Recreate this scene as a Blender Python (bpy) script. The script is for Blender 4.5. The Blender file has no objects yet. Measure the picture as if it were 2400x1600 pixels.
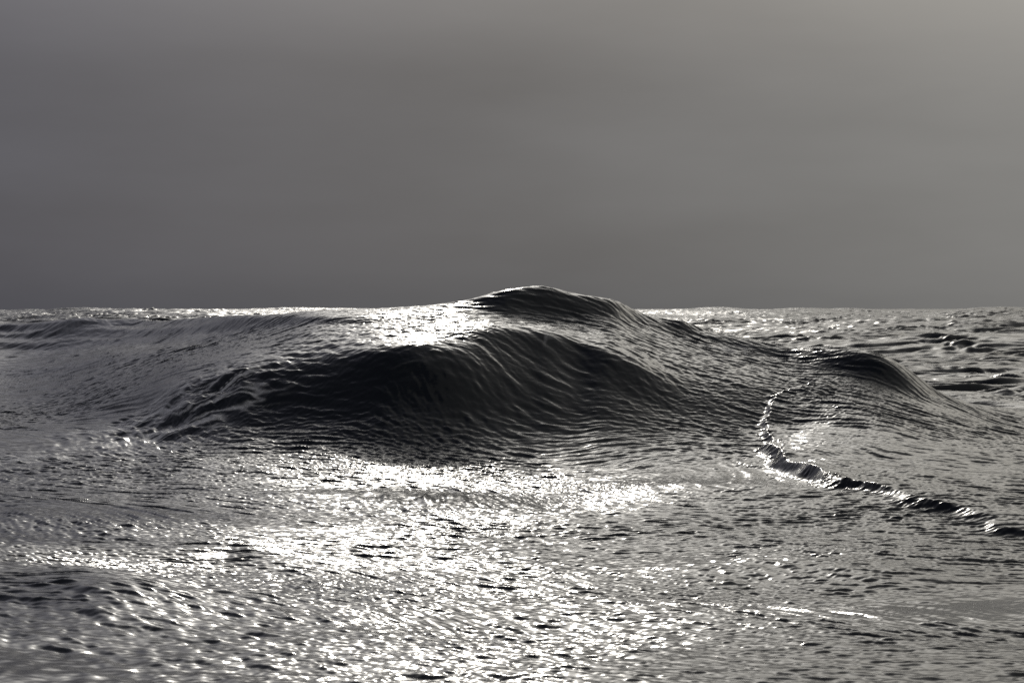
import bpy, math
import numpy as np

# ------------------------------------------------------------------ camera
sc = bpy.context.scene
CAM_H = 2.6
F24 = 4667.0                      # focal length in pixels of a 2400 px wide frame (70 mm on 36 mm)
V0 = 725.0                        # horizon row
cam_data = bpy.data.cameras.new("camera")
cam_data.sensor_width = 36.0
cam_data.lens = 70.0
cam_data.clip_start = 0.1
cam_data.clip_end = 60000.0
cam_data.dof.use_dof = True
cam_data.dof.focus_distance = 32.0
cam_data.dof.aperture_fstop = 7.0
cam = bpy.data.objects.new("camera", cam_data)
sc.collection.objects.link(cam)
cam.location = (0, 0, CAM_H)
cam.rotation_euler = (math.radians(90.0) - math.atan(75.0 / F24), math.radians(0.06), 0)
sc.camera = cam

# ------------------------------------------------------------------ sky
SUN_EL = math.radians(27.0)
SUN_AZ = math.radians(-3.5)       # to the right of straight ahead (+Y)
sun_dir = (math.sin(SUN_AZ) * math.cos(SUN_EL), math.cos(SUN_AZ) * math.cos(SUN_EL), math.sin(SUN_EL))

world = bpy.data.worlds.new("World")
sc.world = world
world.use_nodes = True
nt = world.node_tree
nt.nodes.clear()
N = nt.nodes.new
L = nt.links.new


def math_node(tree, op, a, b=None, c=None, clamp=False):
    n = tree.nodes.new("ShaderNodeMath")
    n.operation = op
    n.use_clamp = clamp
    for i, x in enumerate((a, b, c)):
        if x is None:
            continue
        if isinstance(x, (int, float)):
            n.inputs[i].default_value = x
        else:
            tree.links.new(x, n.inputs[i])
    return n.outputs[0]


def ramp(tree, fac, stops, interp='B_SPLINE', scale=1.0):
    r = tree.nodes.new("ShaderNodeValToRGB")
    r.color_ramp.interpolation = interp
    els = r.color_ramp.elements
    while len(els) < len(stops):
        els.new(0.5)
    for e, (p, c) in zip(els, stops):
        e.position = p
        e.color = (c[0] * scale, c[1] * scale, c[2] * scale, 1)
    tree.links.new(fac, r.inputs[0])
    return r.outputs[0]


def mixc(tree, blend, fac, a, b):
    m = tree.nodes.new("ShaderNodeMix")
    m.data_type = 'RGBA'
    m.blend_type = blend
    m.clamp_factor = True
    if isinstance(fac, (int, float)):
        m.inputs[0].default_value = fac
    else:
        tree.links.new(fac, m.inputs[0])
    for i, x in ((6, a), (7, b)):
        if isinstance(x, tuple):
            m.inputs[i].default_value = (*x, 1)
        else:
            tree.links.new(x, m.inputs[i])
    return m.outputs[2]


tc = N("ShaderNodeTexCoord")
sep = N("ShaderNodeSeparateXYZ")
L(tc.outputs["Generated"], sep.inputs[0])
X, Y, Z = sep.outputs
elev = math_node(nt, 'MULTIPLY', math_node(nt, 'ARCSINE', Z), 180 / math.pi)          # degrees
azim = math_node(nt, 'MULTIPLY', math_node(nt, 'ARCTAN2', X, Y), 180 / math.pi)       # degrees right of +Y
# layered stratus: brightness by elevation
e01 = math_node(nt, 'MULTIPLY', elev, 1 / 90.0, clamp=True)
base = ramp(nt, e01, [(0.0, (0.108, 0.110, 0.115)), (0.042, (0.141, 0.145, 0.153)), (0.090, (0.124, 0.122, 0.124)),
                      (0.15, (0.36, 0.35, 0.335)), (0.21, (0.78, 0.76, 0.72)), (0.29, (0.74, 0.72, 0.69)), (0.38, (0.31, 0.308, 0.315)), (0.55, (0.17, 0.17, 0.18)), (1.0, (0.09, 0.092, 0.10))])
# brighter and warmer to the right, darker and bluer to the left
a01 = math_node(nt, 'MULTIPLY_ADD', azim, 1 / 60.0, 0.5, clamp=True)
side = ramp(nt, a01, [(0.0, (0.36, 0.37, 0.46)), (0.26, (0.66, 0.675, 0.80)), (0.5, (1.0, 1.0, 1.0)), (0.74, (1.41, 1.38, 1.29)), (1.0, (1.75, 1.70, 1.55))], scale=0.5)
side = mixc(nt, 'ADD', 1.0, side, side)
col = mixc(nt, 'MULTIPLY', 1.0, base, side)
# soft cloud banks stretched along the horizon
mp = N("ShaderNodeMapping")
L(tc.outputs["Generated"], mp.inputs[0])
mp.inputs["Location"].default_value = (3.1, 1.7, 0.4)
mp.inputs["Scale"].default_value = (2.6, 2.6, 10.0)
mp.inputs["Rotation"].default_value = (0, math.radians(-12), 0)
nz = N("ShaderNodeTexNoise")
nz.inputs["Scale"].default_value = 1.5
nz.inputs["Detail"].default_value = 5.0
nz.inputs["Roughness"].default_value = 0.52
L(mp.outputs[0], nz.inputs["Vector"])
cl = math_node(nt, 'MULTIPLY_ADD', nz.outputs[0], 0.55, 0.725)
clc = N("ShaderNodeCombineXYZ")
for i in range(3):
    L(cl, clc.inputs[i])
col = mixc(nt, 'MULTIPLY', 1.0, col, clc.outputs[0])
# glow of the veiled sun in the cloud above the frame
dot = N("ShaderNodeVectorMath")
dot.operation = 'DOT_PRODUCT'
L(tc.outputs["Generated"], dot.inputs[0])
dot.inputs[1].default_value = sun_dir
ang = math_node(nt, 'MULTIPLY', math_node(nt, 'ARCCOSINE', dot.outputs["Value"]), 180 / math.pi)


def gauss(sig, amp):
    q = math_node(nt, 'DIVIDE', ang, sig)
    q = math_node(nt, 'MULTIPLY', math_node(nt, 'MULTIPLY', q, q), -1.0)
    return math_node(nt, 'MULTIPLY', math_node(nt, 'EXPONENT', q), amp)




def dir_to(az, el):
    az, el = math.radians(az), math.radians(el)
    return (math.sin(az) * math.cos(el), math.cos(az) * math.cos(el), math.sin(el))


glow = math_node(nt, 'ADD', gauss(5.0, 3.5), gauss(8.5, 1.3))
# wide bright band of thin cloud around the sun
qa = math_node(nt, 'MULTIPLY_ADD', azim, 1 / 14.0, -4.5 / 14.0)
qe = math_node(nt, 'MULTIPLY_ADD', elev, 1 / 7.0, -25.5 / 7.0)
q2 = math_node(nt, 'ADD', math_node(nt, 'MULTIPLY', qa, qa), math_node(nt, 'MULTIPLY', qe, qe))
band = math_node(nt, 'MULTIPLY', math_node(nt, 'EXPONENT', math_node(nt, 'MULTIPLY', q2, -1.0)), 1.35)
glow = math_node(nt, 'ADD', glow, band)
# paler cloud up to the right
dot2 = N("ShaderNodeVectorMath")
dot2.operation = 'DOT_PRODUCT'
L(tc.outputs["Generated"], dot2.inputs[0])
dot2.inputs[1].default_value = dir_to(22, 15)
ang = math_node(nt, 'MULTIPLY', math_node(nt, 'ARCCOSINE', dot2.outputs["Value"]), 180 / math.pi)
glow = math_node(nt, 'ADD', glow, gauss(10.0, 0.18))
gc = N("ShaderNodeCombineXYZ")
L(glow, gc.inputs[0])
L(math_node(nt, 'MULTIPLY', glow, 0.965), gc.inputs[1])
L(math_node(nt, 'MULTIPLY', glow, 0.89), gc.inputs[2])
col = mixc(nt, 'ADD', 1.0, col, gc.outputs[0])
# a little clear-sky light leaking through
sky = N("ShaderNodeTexSky")
sky.sky_type = 'NISHITA'
sky.sun_disc = False
sky.sun_elevation = SUN_EL
sky.sun_rotation = SUN_AZ
sky.air_density = 1.0
sky.dust_density = 3.0
bg1 = N("ShaderNodeBackground")
L(col, bg1.inputs[0])
bg1.inputs[1].default_value = 1.0
bg2 = N("ShaderNodeBackground")
L(sky.outputs[0], bg2.inputs[0])
bg2.inputs[1].default_value = 0.05
ms = N("ShaderNodeMixShader")
ms.inputs[0].default_value = 0.02
L(bg1.outputs[0], ms.inputs[1])
L(bg2.outputs[0], ms.inputs[2])
wo = N("ShaderNodeOutputWorld")
L(ms.outputs[0], wo.inputs[0])

# ------------------------------------------------------------------ sun
sd = bpy.data.lights.new("sun", 'SUN')
sd.energy = 0.5
sd.angle = math.radians(1.5)
sd.color = (1.0, 0.95, 0.86)
so = bpy.data.objects.new("sun", sd)
sc.collection.objects.link(so)
so.rotation_euler = (math.radians(90) - SUN_EL, 0, math.pi - SUN_AZ)
so.location = (0, 0, 40)

vs = sc.view_settings
vs.view_transform = 'Standard'
vs.look = 'None'
vs.exposure = 0.0
vs.gamma = 1.0
sc.cycles.use_denoising = False
sc.cycles.sample_clamp_direct = 0.0
sc.cycles.sample_clamp_indirect = 4.0
sc.cycles.max_bounces = 4
sc.cycles.glossy_bounces = 3

# ------------------------------------------------------------------ noise tools
rng = np.random.default_rng(11)


def spectral_tile(n, size, lmin, lmax, direction, spread, power, seed):
    """Periodic wave field of n x n cells over size metres, unit rms slope."""
    r = np.random.default_rng(seed)
    k = np.fft.fftfreq(n, size / n) * 2 * np.pi
    kx, ky = np.meshgrid(k, k, indexing='ij')
    kk = np.hypot(kx, ky)
    kk[0, 0] = 1
    a = kk ** (-power)
    kmin, kmax = 2 * np.pi / lmax, 2 * np.pi / lmin
    band = np.exp(-(kmin / kk) ** 4) * np.exp(-(kk / kmax) ** 4)
    cosd = (kx * direction[0] + ky * direction[1]) / (kk * np.hypot(*direction))
    dirw = np.abs(cosd) ** spread
    spec = a * band * dirw * (r.normal(size=(n, n)) + 1j * r.normal(size=(n, n)))
    spec[0, 0] = 0
    h = np.fft.ifft2(spec).real
    sx = np.fft.ifft2(1j * kx * np.fft.fft2(h)).real
    sy = np.fft.ifft2(1j * ky * np.fft.fft2(h)).real
    h /= math.sqrt((sx ** 2 + sy ** 2).mean())
    return h.astype(np.float32), size


def sample(tile, x, y):
    h, size = tile
    n = h.shape[0]
    fx = (x / size) % 1.0 * n
    fy = (y / size) % 1.0 * n
    ix = fx.astype(np.int64)
    iy = fy.astype(np.int64)
    fx = (fx - ix).astype(np.float32)
    fy = (fy - iy).astype(np.float32)
    ix %= n
    iy %= n
    ix1 = (ix + 1) % n
    iy1 = (iy + 1) % n
    return ((h[ix, iy] * (1 - fx) + h[ix1, iy] * fx) * (1 - fy)
            + (h[ix, iy1] * (1 - fx) + h[ix1, iy1] * fx) * fy)


def rot(x, y, deg):
    c, s = math.cos(math.radians(deg)), math.sin(math.radians(deg))
    return x * c - y * s, x * s + y * c


def sstep(a, b, x):
    t = np.clip((x - a) / (b - a), 0, 1)
    return t * t * (3 - 2 * t)


# ------------------------------------------------------------------ the large wave, as cross sections
# one entry per bearing (written as the photograph's column), each section runs from near to far:
# (distance, height) of foot, faces, crests and the trough behind
def zz(v, d):
    return CAM_H - (v - V0) / F24 * d


SECT = {
    #        n1 (13.5m)   n2 (20m)   n3 trough          n4 foot of face      n5 lower crest       n6 foot upper face   n7 crest
    -1600: [(13.5, 0.27), (20, -0.08), (28, 0.1),        (32, 0.3),           (37, 0.5),           (50, 1.0),           (60, 1.6)],
    0:     [(13.5, 0.27), (20, -0.08), (28, 0.05),    (34, zz(1030, 34)),  (42, zz(925, 42)), (51, zz(797, 51)),   (53, zz(776, 53))],
    300:   [(13.5, 0.27), (20, -0.08), (28.5, 0.06),    (33, zz(1037, 33)),  (37.2, zz(915, 37.2)), (46.5, zz(795, 46.5)), (48.5, zz(776, 48.5))],
    450:   [(13.5, 0.27), (20, -0.08), (29.3, 0.14), (32.3, zz(1038, 32.3)), (34.9, zz(888, 34.9)), (43.2, zz(785, 43.2)), (44.5, zz(758, 44.5))],
    600:   [(13.5, 0.27), (20, -0.08), (30, zz(1100, 30)), (32.2, zz(1018, 32.2)), (34.3, zz(858, 34.3)), (38.7, zz(780, 38.7)), (40.4, zz(752, 40.4))],
    750:   [(13.5, 0.27), (20, -0.08), (29.8, zz(1108, 29.8)), (31.7, zz(1028, 31.7)), (33.9, zz(847, 33.9)), (36.7, zz(762, 36.7)), (38.8, zz(736, 38.8))],
    900:   [(13.5, 0.27), (20, -0.08), (29.7, zz(1110, 29.7)), (31.4, zz(1035, 31.4)), (33.5, zz(834, 33.5)), (36.3, zz(750, 36.3)), (38.4, zz(724, 38.4))],
    1080:  [(13.5, 0.27), (20, -0.08), (29.6, zz(1115, 29.6)), (31.3, zz(1050, 31.3)), (33.9, zz(812, 33.9)), (36.9, zz(727, 36.9)), (37.6, zz(703, 37.6))],
    1180:  [(13.5, 0.27), (20, -0.08), (29.6, zz(1120, 29.6)), (31.3, zz(1055, 31.3)), (34.5, zz(803, 34.5)), (36.8, zz(735, 36.8)), (37.6, zz(677, 37.6))],
    1265:  [(13.5, 0.27), (20, -0.08), (29.5, zz(1125, 29.5)), (31.3, zz(1060, 31.3)), (34.9, zz(802, 34.9)), (36.9, zz(741, 36.9)), (37.8, zz(667, 37.8))],
    1345:  [(13.5, 0.27), (20, -0.08), (29.6, zz(1118, 29.6)), (31.4, zz(1055, 31.4)), (35.0, zz(818, 35.0)), (37.0, zz(746, 37.0)), (37.8, zz(684, 37.8))],
    1430:  [(13.5, 0.27), (20, -0.08), (29.8, zz(1110, 29.8)), (31.5, zz(1050, 31.5)), (34.6, zz(850, 34.6)), (37.3, zz(742, 37.3)), (38.0, zz(698, 38.0))],
    1500:  [(13.5, 0.27), (20, -0.08), (30.0, zz(1100, 30.0)), (31.7, zz(1045, 31.7)), (34.7, zz(866, 34.7)), (37.7, zz(760, 37.7)), (38.5, zz(731, 38.5))],
    1560:  [(13.5, 0.27), (20, -0.08), (30.3, zz(1090, 30.3)), (31.9, zz(1040, 31.9)), (34.8, zz(880, 34.8)), (37.8, zz(775, 37.8)), (38.5, zz(750, 38.5))],
    1800:  [(13.5, 0.27), (20, -0.08), (30.5, zz(1085, 30.5)), (32.6, zz(1020, 32.6)), (34.9, zz(905, 34.9)), (36.9, zz(835, 36.9)), (37.8, zz(802, 37.8))],
    2050:  [(13.5, 0.27), (20, -0.08), (29.0, zz(1110, 29)),  (31.6, zz(1030, 31.6)), (33.6, zz(950, 33.6)), (35.3, zz(885, 35.3)), (36.2, zz(850, 36.2))],
    2200:  [(13.5, 0.27), (20, -0.08), (28.0, zz(1135, 28)),  (31.3, zz(1050, 31.3)), (33.4, zz(980, 33.4)), (35.0, zz(945, 35.0)), (36.0, zz(922, 36.0))],
    2400:  [(13.5, 0.27), (20, -0.08), (27.0, zz(1160, 27)),  (31.0, zz(1070, 31.0)), (33.4, zz(1020, 33.4)), (35.4, zz(990, 35.4)), (37.0, zz(970, 37.0))],
    4000:  [(13.5, 0.27), (20, -0.08), (27.0, 0.0),       (31.0, 0.1),         (33.4, 0.15),        (35.4, 0.2),         (37.0, 0.2)],
}
cols_u = np.array(sorted(SECT))
TH = np.arctan((cols_u - 1200) / F24)
nodes = []
for u in cols_u:
    s = [(2.0, 0.3), (9.0, 0.45)] + SECT[u]
    d7, z7 = s[-1]
    s += [(d7 + 0.8, z7 - 0.10 * max(z7, 0)), (d7 + 5.5, 0.35 * z7), (d7 + 11, 0.0), (d7 + 22, 0.0), (d7 + 60, 0.0)]
    nodes.append(s)
nodes = np.array(nodes)            # (columns, nodes, 2)


def pchip(x, y, q):
    h = np.diff(x)
    d = np.diff(y) / h
    m = np.zeros_like(y)
    w1 = 2 * h[1:] + h[:-1]
    w2 = h[1:] + 2 * h[:-1]
    ok = d[:-1] * d[1:] > 0
    with np.errstate(divide='ignore', invalid='ignore'):
        mm = (w1 + w2) / (w1 / d[:-1] + w2 / d[1:])
    m[1:-1] = np.where(ok, mm, 0)
    m[0], m[-1] = d[0], d[-1]
    q = np.clip(q, x[0], x[-1])
    i = np.clip(np.searchsorted(x, q) - 1, 0, len(x) - 2)
    t = (q - x[i]) / h[i]
    return ((1 + 2 * t) * (1 - t) ** 2 * y[i] + t * (1 - t) ** 2 * h[i] * m[i]
            + t * t * (3 - 2 * t) * y[i + 1] + t * t * (t - 1) * h[i] * m[i + 1])


# ------------------------------------------------------------------ grid of the sheet
def spaced(a, b, f):
    out = [a]
    while out[-1] < b:
        out.append(out[-1] + f(out[-1]))
    return np.array(out)


def dr(d):
    if d < 11: return 0.10
    if d < 42: return 0.019 + 0.0003 * (d - 11)
    if d < 60: return 0.06
    if d < 1200: return 0.0032 * (d - 60) ** 0.9 + 0.07
    return 0.012 * d


R = spaced(3.0, 16000.0, dr)
h_in = 0.285
th_in = np.linspace(-h_in, h_in, 1500)
th_out = h_in + np.cumsum(0.0006 * 1.035 ** np.arange(115))
th_out = th_out[th_out < 1.35]
T = np.concatenate([-th_out[::-1], th_in, th_out])
print("grid", len(R), len(T), len(R) * len(T))

# section nodes for every bearing
T_c = np.clip(T, TH[0], TH[-1])
nd = np.stack([np.stack([pchip(TH, nodes[:, k, c], T_c) for k in range(nodes.shape[1])], 1) for c in range(2)], 2)
# sharp crest in the middle part: sections are in depth (Y), rows of the grid in range
TT, RR = np.meshgrid(T, R, indexing='ij')
GX = RR * np.sin(TT)
GY = RR * np.cos(TT)
GZ = np.zeros_like(GX)
for j in range(len(T)):
    d = R * math.cos(T_c[j])
    GZ[j] = pchip(nd[j, :, 0], nd[j, :, 1], d)
# fade the great wave outside of the frame
fade = 1 - sstep(0.42, 0.9, np.abs(T))[:, None]
GZ *= fade


def smooth_rows(a, n):
    for _ in range(n):
        b = a.copy()
        b[:, 1:-1] = 0.25 * a[:, :-2] + 0.5 * a[:, 1:-1] + 0.25 * a[:, 2:]
        b[1:-1, :] = 0.25 * b[:-2, :] + 0.5 * b[1:-1, :] + 0.25 * b[2:, :]
        a = b
    return a


GZ = smooth_rows(GZ, 12)
for _ in range(3):                 # round off the joints of the sections
    w = 4
    cs = np.cumsum(np.pad(GZ, ((0, 0), (w + 1, w)), mode='edge'), axis=1)
    GZ = (cs[:, 2 * w + 1:] - cs[:, :-2 * w - 1]) / (2 * w + 1)
assert GZ.shape == GX.shape
soft = GZ
for _ in range(3):
    w = 24
    cs = np.cumsum(np.pad(soft, ((0, 0), (w + 1, w)), mode='edge'), axis=1)
    soft = (cs[:, 2 * w + 1:] - cs[:, :-2 * w - 1]) / (2 * w + 1)
k_ = 1 - sstep(31.6, 33.0, GY)
GZ = GZ * (1 - k_) + soft * k_


def P(u, v, d=None):
    """where the ray through column u, row v meets the smooth wave"""
    th = math.atan((u - 1200) / F24)
    j = int(np.argmin(np.abs(T - th)))
    y = GY[j]
    i = np.nonzero(GZ[j] >= CAM_H - (v - V0) / F24 * y)[0]
    i = i[i > 5]
    i = i[0] if len(i) else 400
    return GX[j, i], GY[j, i]


def ridge(points, amp, near, far, power=2.0, warp=0.0):   # lower power = sharper crest
    """a swell crest along a polyline: profile exp(-(d/near)^2) on the camera side, exp(-(d/far)^2) behind"""
    global GZ
    pts = np.array(points, float)
    amps = np.array(amp, float)
    q = np.linspace(0, len(pts) - 1, (len(pts) - 1) * 7 + 1)
    kk_ = np.arange(len(pts), dtype=float)
    pts = np.stack([pchip(kk_, pts[:, 0], q), pchip(kk_, pts[:, 1], q)], 1)
    amps = pchip(kk_, amps, q)
    nears = pchip(kk_, np.array(near, float), q) if hasattr(near, '__len__') else np.full(len(q), float(near))
    near = float(nears.max())
    for _ in range(6):
        pts[1:-1] = 0.25 * pts[:-2] + 0.5 * pts[1:-1] + 0.25 * pts[2:]
    lo = pts.min(0) - 4 * max(near, far)
    hi = pts.max(0) + 4 * max(near, far)
    m = (GX > lo[0]) & (GX < hi[0]) & (GY > lo[1]) & (GY < hi[1])
    x, y = GX[m], GY[m]
    if warp:
        x, y = x + warp * sample(low2_n, x * 3.1, y * 3.1), y + warp * sample(low2_n, y * 3.1 + 9, x * 3.1)
    best = np.full(x.shape, 1e9)
    sd_ = np.zeros(x.shape)
    am = np.zeros(x.shape)
    nr = np.full(x.shape, near)
    for i in range(len(pts) - 1):
        a, b = pts[i], pts[i + 1]
        e = b - a
        l2 = (e ** 2).sum()
        t = np.clip(((x - a[0]) * e[0] + (y - a[1]) * e[1]) / l2, 0, 1)
        dx, dy = x - a[0] - t * e[0], y - a[1] - t * e[1]
        dd = np.hypot(dx, dy)
        s = np.sign(e[0] * dy - e[1] * dx)
        k = dd < best
        best[k] = dd[k]
        sd_[k] = (dd * s)[k]
        am[k] = (amps[i] * (1 - t) + amps[i + 1] * t)[k]
        nr[k] = (nears[i] * (1 - t) + nears[i + 1] * t)[k]
    g = np.where(sd_ < 0, np.exp(-(best / nr) ** power), np.exp(-(best / far) ** 2.0))
    out = np.zeros_like(GZ)
    out[m] = g * am
    return out


def img(points):
    return [P(u, v) for u, v in points]


low = spectral_tile(256, 61.0, 3.0, 12.0, (1.0, 0.3), 0, 2.0, 8)
low2 = spectral_tile(256, 37.0, 1.5, 6.0, (1.0, 0.3), 0, 2.0, 9)
low_n = (low[0] / low[0].std(), low[1])
low2_n = (low2[0] / low2[0].std(), low2[1])
add = np.zeros_like(GZ)
# surf-like secondary crest on the right: steep on the left/near side, long back to the right
bore_pts = img([(1990, 905), (1930, 903), (1870, 912), (1825, 945), (1803, 985), (1808, 1040), (1850, 1095), (1910, 1130), (2010, 1160), (2120, 1185), (2260, 1215), (2420, 1250), (2700, 1290)])
bore_amp = [0.0, 0.05, 0.07, 0.08, 0.10, 0.13, 0.22, 0.20, 0.15, 0.12, 0.11, 0.07, 0.0]
bore_near = [.07, .07, .07, .07, .08, .11, .16, .16, .13, .14, .16, .16, .16]
bore = ridge(bore_pts, bore_amp, bore_near, 2.6, power=1.5, warp=0.06)
bore = bore * np.clip(1.0 + 0.16 * sample(low2_n, GX * 1.7 + 3, GY * 1.7), 0.75, 1.3)
bore_front = ridge(bore_pts, [0, .15, .2, .25, .3, .7, 1, 1, .55, .1, 0, 0, 0], [.15, .15, .15, .18, .22, .4, .6, .6, .45, .4, .4, .4, .4], 0.22, warp=0.07)
# shoulder behind the peak, hump on the right crest
add += ridge(img([(1560, 757), (1600, 762), (1640, 775)]), [0.0, 0.09, 0.0], 0.4, 0.5)
add += ridge(img([(1850, 825), (1960, 845), (2080, 885), (2170, 935)]), [0.0, 0.17, 0.27, 0.03], 0.38, 0.9)
# long low ridges on the left shoulder
add += ridge([(-17.4, 54.0), (-13.42, 52.2), (-11.25, 50.0), (-9.26, 48.0), (-7.55, 45.8)], [0.15, 0.20, 0.20, 0.15, 0.0], 0.22, 1.3)
add += ridge(img([(-150, 794), (150, 792), (500, 777), (800, 757), (950, 745)]), [0.10, 0.15, 0.10, 0.08, 0.0], 0.17, 1.2)
add += ridge(img([(-200, 808), (100, 806), (400, 797), (560, 790)]), [0.10, 0.11, 0.09, 0.0], 0.28, 1.0)
add += ridge(img([(-100, 850), (300, 835), (650, 800)]), [0.06, 0.08, 0.0], 0.5, 1.4)
# the small crest in the middle of the dark face and folds left of it
add += ridge(img([(1060, 800), (1180, 790), (1330, 812), (1470, 870), (1600, 930)]), [0.0, 0.16, 0.16, 0.18, 0.0], 0.5, 1.0)
add += ridge(img([(700, 835), (850, 838), (960, 845), (1040, 880), (1120, 960)]), [0.0, 0.12, 0.17, 0.15, 0.0], 0.5, 0.9)
# foreground undulations
add += ridge(img([(450, 1330), (900, 1290), (1300, 1230), (1700, 1190)]), [0.0, 0.03, 0.03, 0.0], 0.8, 1.6)
add += ridge(img([(1500, 1370), (1750, 1345), (1980, 1350), (2150, 1390)]), [0.0, 0.13, 0.13, 0.0], 0.7, 1.0)
add += ridge(img([(900, 1480), (1200, 1500), (1500, 1560)]), [0.0, -0.11, 0.0], 0.9, 0.9)
add += ridge(img([(200, 1440), (260, 1500), (230, 1590)]), [0.0, 0.09, 0.0], 0.45, 0.6)
add += ridge(img([(380, 1380), (560, 1345), (760, 1400)]), [0.0, 0.08, 0.0], 0.35, 0.8)
add += ridge(img([(-200, 1300), (0, 1300), (200, 1310), (380, 1350)]), [0.0, 0.03, 0.03, 0.0], 0.5, 0.9)
add += 0.085 * np.minimum(1.2 * np.log1p(np.exp((-GX + 0.5) / 1.2)), 6) * sstep(7, 13, GY) * (1 - sstep(15, 33, GY))      # the hollow rises to the left
GZ = GZ + (smooth_rows(add, 8) + bore) * fade

# ------------------------------------------------------------------ wind sea, chop and ripples
swell = spectral_tile(512, 900.0, 14.0, 90.0, (0.25, 1.0), 3, 2.4, 3)
chop = spectral_tile(1024, 150.0, 0.9, 8.0, (0.65, 0.8), 2, 2.3, 4)
mid = spectral_tile(1024, 47.0, 0.45, 2.2, (0.5, 1.0), 3, 2.2, 5)
rip = spectral_tile(2048, 27.0, 0.085, 0.60, (0.5, 0.86), 8, 1.95, 6)
ripf = spectral_tile(1024, 12.0, 0.075, 0.30, (0.5, 0.86), 4, 1.8, 36)
roll = spectral_tile(256, 43.0, 2.2, 8.0, (0.45, 0.9), 3, 2.0, 31)
bend = spectral_tile(256, 51.0, 4.0, 16.0, (1.0, 0.3), 0, 2.0, 33)
bend = (bend[0] / bend[0].std(), bend[1])
rip2 = spectral_tile(1024, 9.0, 0.055, 0.20, (0.1, 1.0), 1, 1.7, 7)
lump = spectral_tile(512, 7.0, 0.07, 0.25, (1, 0), 0, 1.5, 10)

DIST = np.hypot(GX, GY)
far = sstep(42, 75, GY + 0.10 * np.clip(-GX, 0, 200))
near_right = sstep(3.5, 8.5, GX) * sstep(24, 34, GY)      # rougher water to the right of the wave
wx, wy = rot(GX, GY, -5)
wx = wx + 0.28 * sample(low_n, GX, GY) + 0.55 * sample(bend, GX, GY)
wy = wy + 0.28 * sample(low_n, GY + 17, GX) + 0.55 * sample(bend, GY + 11, GX)

rows_far = DIST > 38
GZ += np.where(rows_far, 0.14 * far * sstep(60, 130, GY) * sample(swell, GX, GY), 0)
GZ += (0.075 * far + 0.02 * (1 - far) * (1 - 0.6 * sstep(30, 33, GY)) + 0.03 * near_right * (1 - far)) * sample(chop, wx, wy) * (1 - 0.6 * sstep(900, 3000, DIST))
GZ += 0.038 * (1 - sstep(27, 32, GY)) * sample(roll, GX, GY)
mod = 0.9 + 0.32 * np.clip(sample(low_n, wx + 5, wy), -0.7, 1.6)
mod2 = 0.95 + 0.25 * np.clip(sample(low2_n, wy, wx + 9), -0.7, 1.6)
left_rough = sstep(1.5, 5.0, -GX * (30 / np.maximum(GY, 10))) * (1 - sstep(33, 38, GY))
mid_amp = 0.008 + 0.013 * sstep(14, 24, DIST) + 0.05 * left_rough * 0.4 + 0.03 * near_right + 0.24 * far
GZ += mid_amp * mod * sample(mid, wx * 0.9, wy * 1.1) * (1 - sstep(250, 600, DIST))
r_ = sample(rip, wx * 1.45, wy * 1.45) * 0.8
ra = ((0.125 + 0.0 * sstep(29, 33, GY)) * mod2) * (1 - sstep(70, 130, DIST))
GZ += ra * (r_ + 3.0 * np.abs(r_) * r_ * (r_ > 0))
GZ += 0.13 * sample(ripf, wx, wy) * (1 - sstep(60, 110, DIST))
patch = sample(low_n, GX * 1.3 + 0.5 * GY, GY * 1.2 + 20)
GZ += (0.095 + 0.035 * np.clip(patch, -1.5, 1.5)) * sample(rip2, GX * 1.25 + 0.1 * wx, GY * 1.25) * (1 - sstep(36, 60, DIST))
GZ += bore_front * (0.55 + 0.6 * np.clip(sample(low2_n, GX * 4, GY * 4), -0.8, 1.5)) * 0.36 * np.abs(sample(lump, GX + 0.3 * sample(low2_n, GY * 3, GX * 3), GY))

# ------------------------------------------------------------------ foam streaks and churned water
fo_n = spectral_tile(512, 8.0, 0.14, 1.6, (0.3, 1.0), 3, 2.1, 21)
churn = spectral_tile(512, 11.0, 0.25, 1.1, (0.4, 1.0), 1, 2.0, 23)
fo_n = (fo_n[0] / fo_n[0].std(), fo_n[1])
fo_w = sample(low2_n, GX * 2, GY * 2) * 0.12
fn = sample(fo_n, GX * 0.6 + 0.2 * GY + fo_w, GY * 1.0 + fo_w)
zone = ridge(img([(200, 1010), (380, 975), (540, 915), (660, 850)]), [0.3, 1.0, 1.0, 0.2], 1.1, 0.9)
zone2 = ridge(img([(-200, 1090), (0, 1080), (200, 1060), (420, 1100)]), [0.0, 0.6, 0.6, 0.0], 1.3, 1.1)
zone3 = ridge(img([(1080, 1560), (1300, 1520), (1500, 1490)]), [0.0, 0.6, 0.0], 0.5, 0.5)
zone4 = ridge(img([(1790, 1425), (1840, 1418), (1880, 1415)]), [0.5, 0.9, 0.5], 0.2, 0.2)
zs = np.maximum(np.maximum(zone, zone2), np.maximum(zone3, zone4))
GZ += np.maximum(zone, 0.8 * zone2) * 0.26 * sample(churn, GX, GY)
lines = sstep(0.6, 0.95, 1 - np.abs(fn)) + sstep(1.1, 2.0, fn)
foam = np.clip(lines, 0, 1) * sstep(0.15, 0.7, zs + 0.15 * sample(low2_n, GX, GY))

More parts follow.
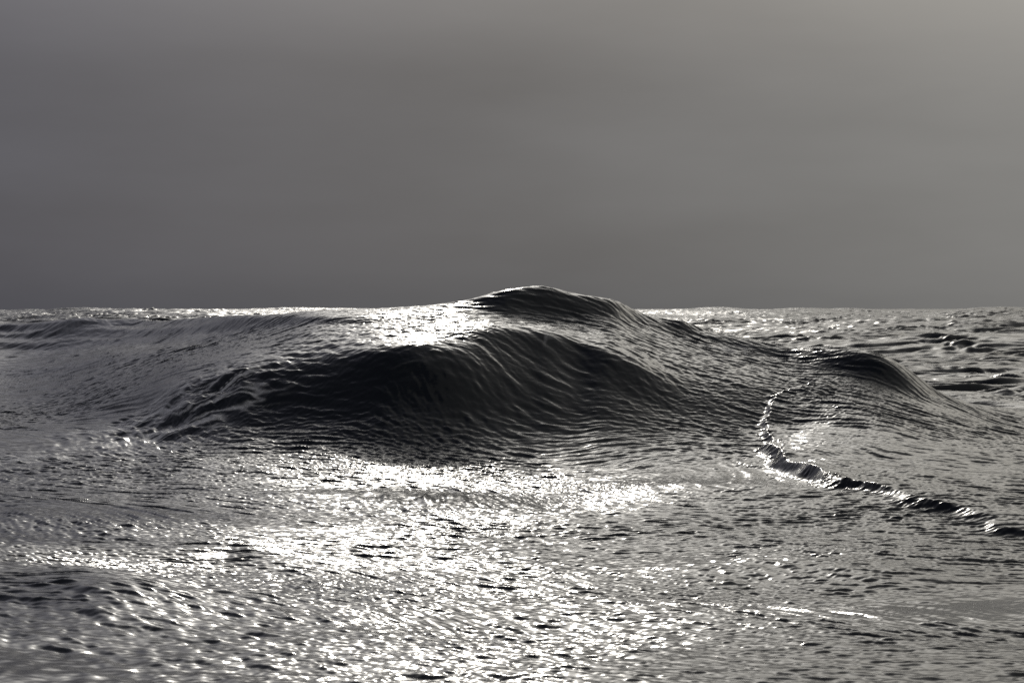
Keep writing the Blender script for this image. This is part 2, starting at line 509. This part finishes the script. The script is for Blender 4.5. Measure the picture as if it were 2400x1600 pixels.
# ------------------------------------------------------------------ build the water sheet
nT, nR = GX.shape
co = np.empty((nT * nR, 3), np.float32)
co[:, 0] = GX.ravel()
co[:, 1] = GY.ravel()
co[:, 2] = GZ.ravel()
idx = np.arange(nT * nR, dtype=np.int32).reshape(nT, nR)
a = idx[:-1, :-1].ravel(); b = idx[1:, :-1].ravel(); c = idx[1:, 1:].ravel(); d = idx[:-1, 1:].ravel()
quads = np.stack([a, b, c, d], 1).ravel()
nf = len(a)
me = bpy.data.meshes.new("water")
me.vertices.add(nT * nR)
me.vertices.foreach_set("co", co.ravel())
me.loops.add(nf * 4)
me.loops.foreach_set("vertex_index", quads)
me.polygons.add(nf)
me.polygons.foreach_set("loop_start", np.arange(0, nf * 4, 4, dtype=np.int32))
me.polygons.foreach_set("use_smooth", np.ones(nf, dtype=bool))
at = me.attributes.new("foam", 'FLOAT', 'POINT')
at.data.foreach_set("value", foam.astype(np.float32).ravel())
me.update(calc_edges=True)
water = bpy.data.objects.new("water", me)
sc.collection.objects.link(water)
water["kind"] = "structure"
water["label"] = "dark wind-rippled sea with one tall dark wave and sun glitter"

# ------------------------------------------------------------------ water material
mat = bpy.data.materials.new("sea_water")
mat.use_nodes = True
t = mat.node_tree
t.nodes.clear()
geo = t.nodes.new("ShaderNodeNewGeometry")


def noise(scale, detail, rough, vec=None, stretch=None, rotz=0.0):
    n = t.nodes.new("ShaderNodeTexNoise")
    n.inputs["Scale"].default_value = scale
    n.inputs["Detail"].default_value = detail
    n.inputs["Roughness"].default_value = rough
    m = t.nodes.new("ShaderNodeMapping")
    m.inputs["Rotation"].default_value = (0, 0, math.radians(rotz))
    if stretch:
        m.inputs["Scale"].default_value = stretch
    t.links.new(geo.outputs["Position"], m.inputs[0])
    t.links.new(m.outputs[0], n.inputs["Vector"])
    return n


# capillary wavelets, as a vector noise that leans the normal
n1 = noise(22.0, 3.0, 0.6, stretch=(0.45, 1.0, 1.0), rotz=30)
n2 = noise(1.3, 3.0, 0.6, stretch=(0.6, 1.0, 1.0), rotz=10)


def lean(n, amount):
    s = t.nodes.new("ShaderNodeVectorMath")
    s.operation = 'SUBTRACT'
    t.links.new(n.outputs["Color"], s.inputs[0])
    s.inputs[1].default_value = (0.5, 0.5, 0.5)
    m = t.nodes.new("ShaderNodeVectorMath")
    m.operation = 'SCALE'
    t.links.new(s.outputs[0], m.inputs[0])
    if isinstance(amount, (int, float)):
        m.inputs["Scale"].default_value = amount
    else:
        t.links.new(amount, m.inputs["Scale"])
    return m.outputs[0]


def vadd(a_, b_):
    n = t.nodes.new("ShaderNodeVectorMath")
    n.operation = 'ADD'
    t.links.new(a_, n.inputs[0])
    t.links.new(b_, n.inputs[1])
    return n.outputs[0]


sp = t.nodes.new("ShaderNodeSeparateXYZ")
t.links.new(geo.outputs["Position"], sp.inputs[0])
open_sea = math_node(t, 'MULTIPLY_ADD', sp.outputs[1], 1 / 160.0, -45 / 160.0, clamp=True)   # open sea beyond the wave
nrm = vadd(geo.outputs["Normal"], lean(n1, 0.16))
nrm = vadd(nrm, lean(n2, math_node(t, 'MULTIPLY', open_sea, 1.4)))
nn = t.nodes.new("ShaderNodeVectorMath")
nn.operation = 'NORMALIZE'
t.links.new(nrm, nn.inputs[0])

pr = t.nodes.new("ShaderNodeBsdfPrincipled")
pr.inputs["Base Color"].default_value = (0.006, 0.008, 0.011, 1)
pr.inputs["IOR"].default_value = 1.333
t.links.new(math_node(t, 'MULTIPLY_ADD', open_sea, 0.14, 0.18), pr.inputs["Roughness"])
t.links.new(nn.outputs[0], pr.inputs["Normal"])
fm = t.nodes.new("ShaderNodeBsdfPrincipled")
fm.inputs["Base Color"].default_value = (0.55, 0.56, 0.59, 1)
fm.inputs["Roughness"].default_value = 0.5
fa = t.nodes.new("ShaderNodeAttribute")
fa.attribute_name = "foam"
n3 = noise(14.0, 4.0, 0.6)
ff = math_node(t, 'MULTIPLY', fa.outputs["Fac"], math_node(t, 'MULTIPLY_ADD', n3.outputs[0], 1.6, -0.15, clamp=True), clamp=True)
mx = t.nodes.new("ShaderNodeMixShader")
t.links.new(ff, mx.inputs[0])
t.links.new(pr.outputs[0], mx.inputs[1])
t.links.new(fm.outputs[0], mx.inputs[2])
out = t.nodes.new("ShaderNodeOutputMaterial")
t.links.new(mx.outputs[0], out.inputs[0])
me.materials.append(mat)
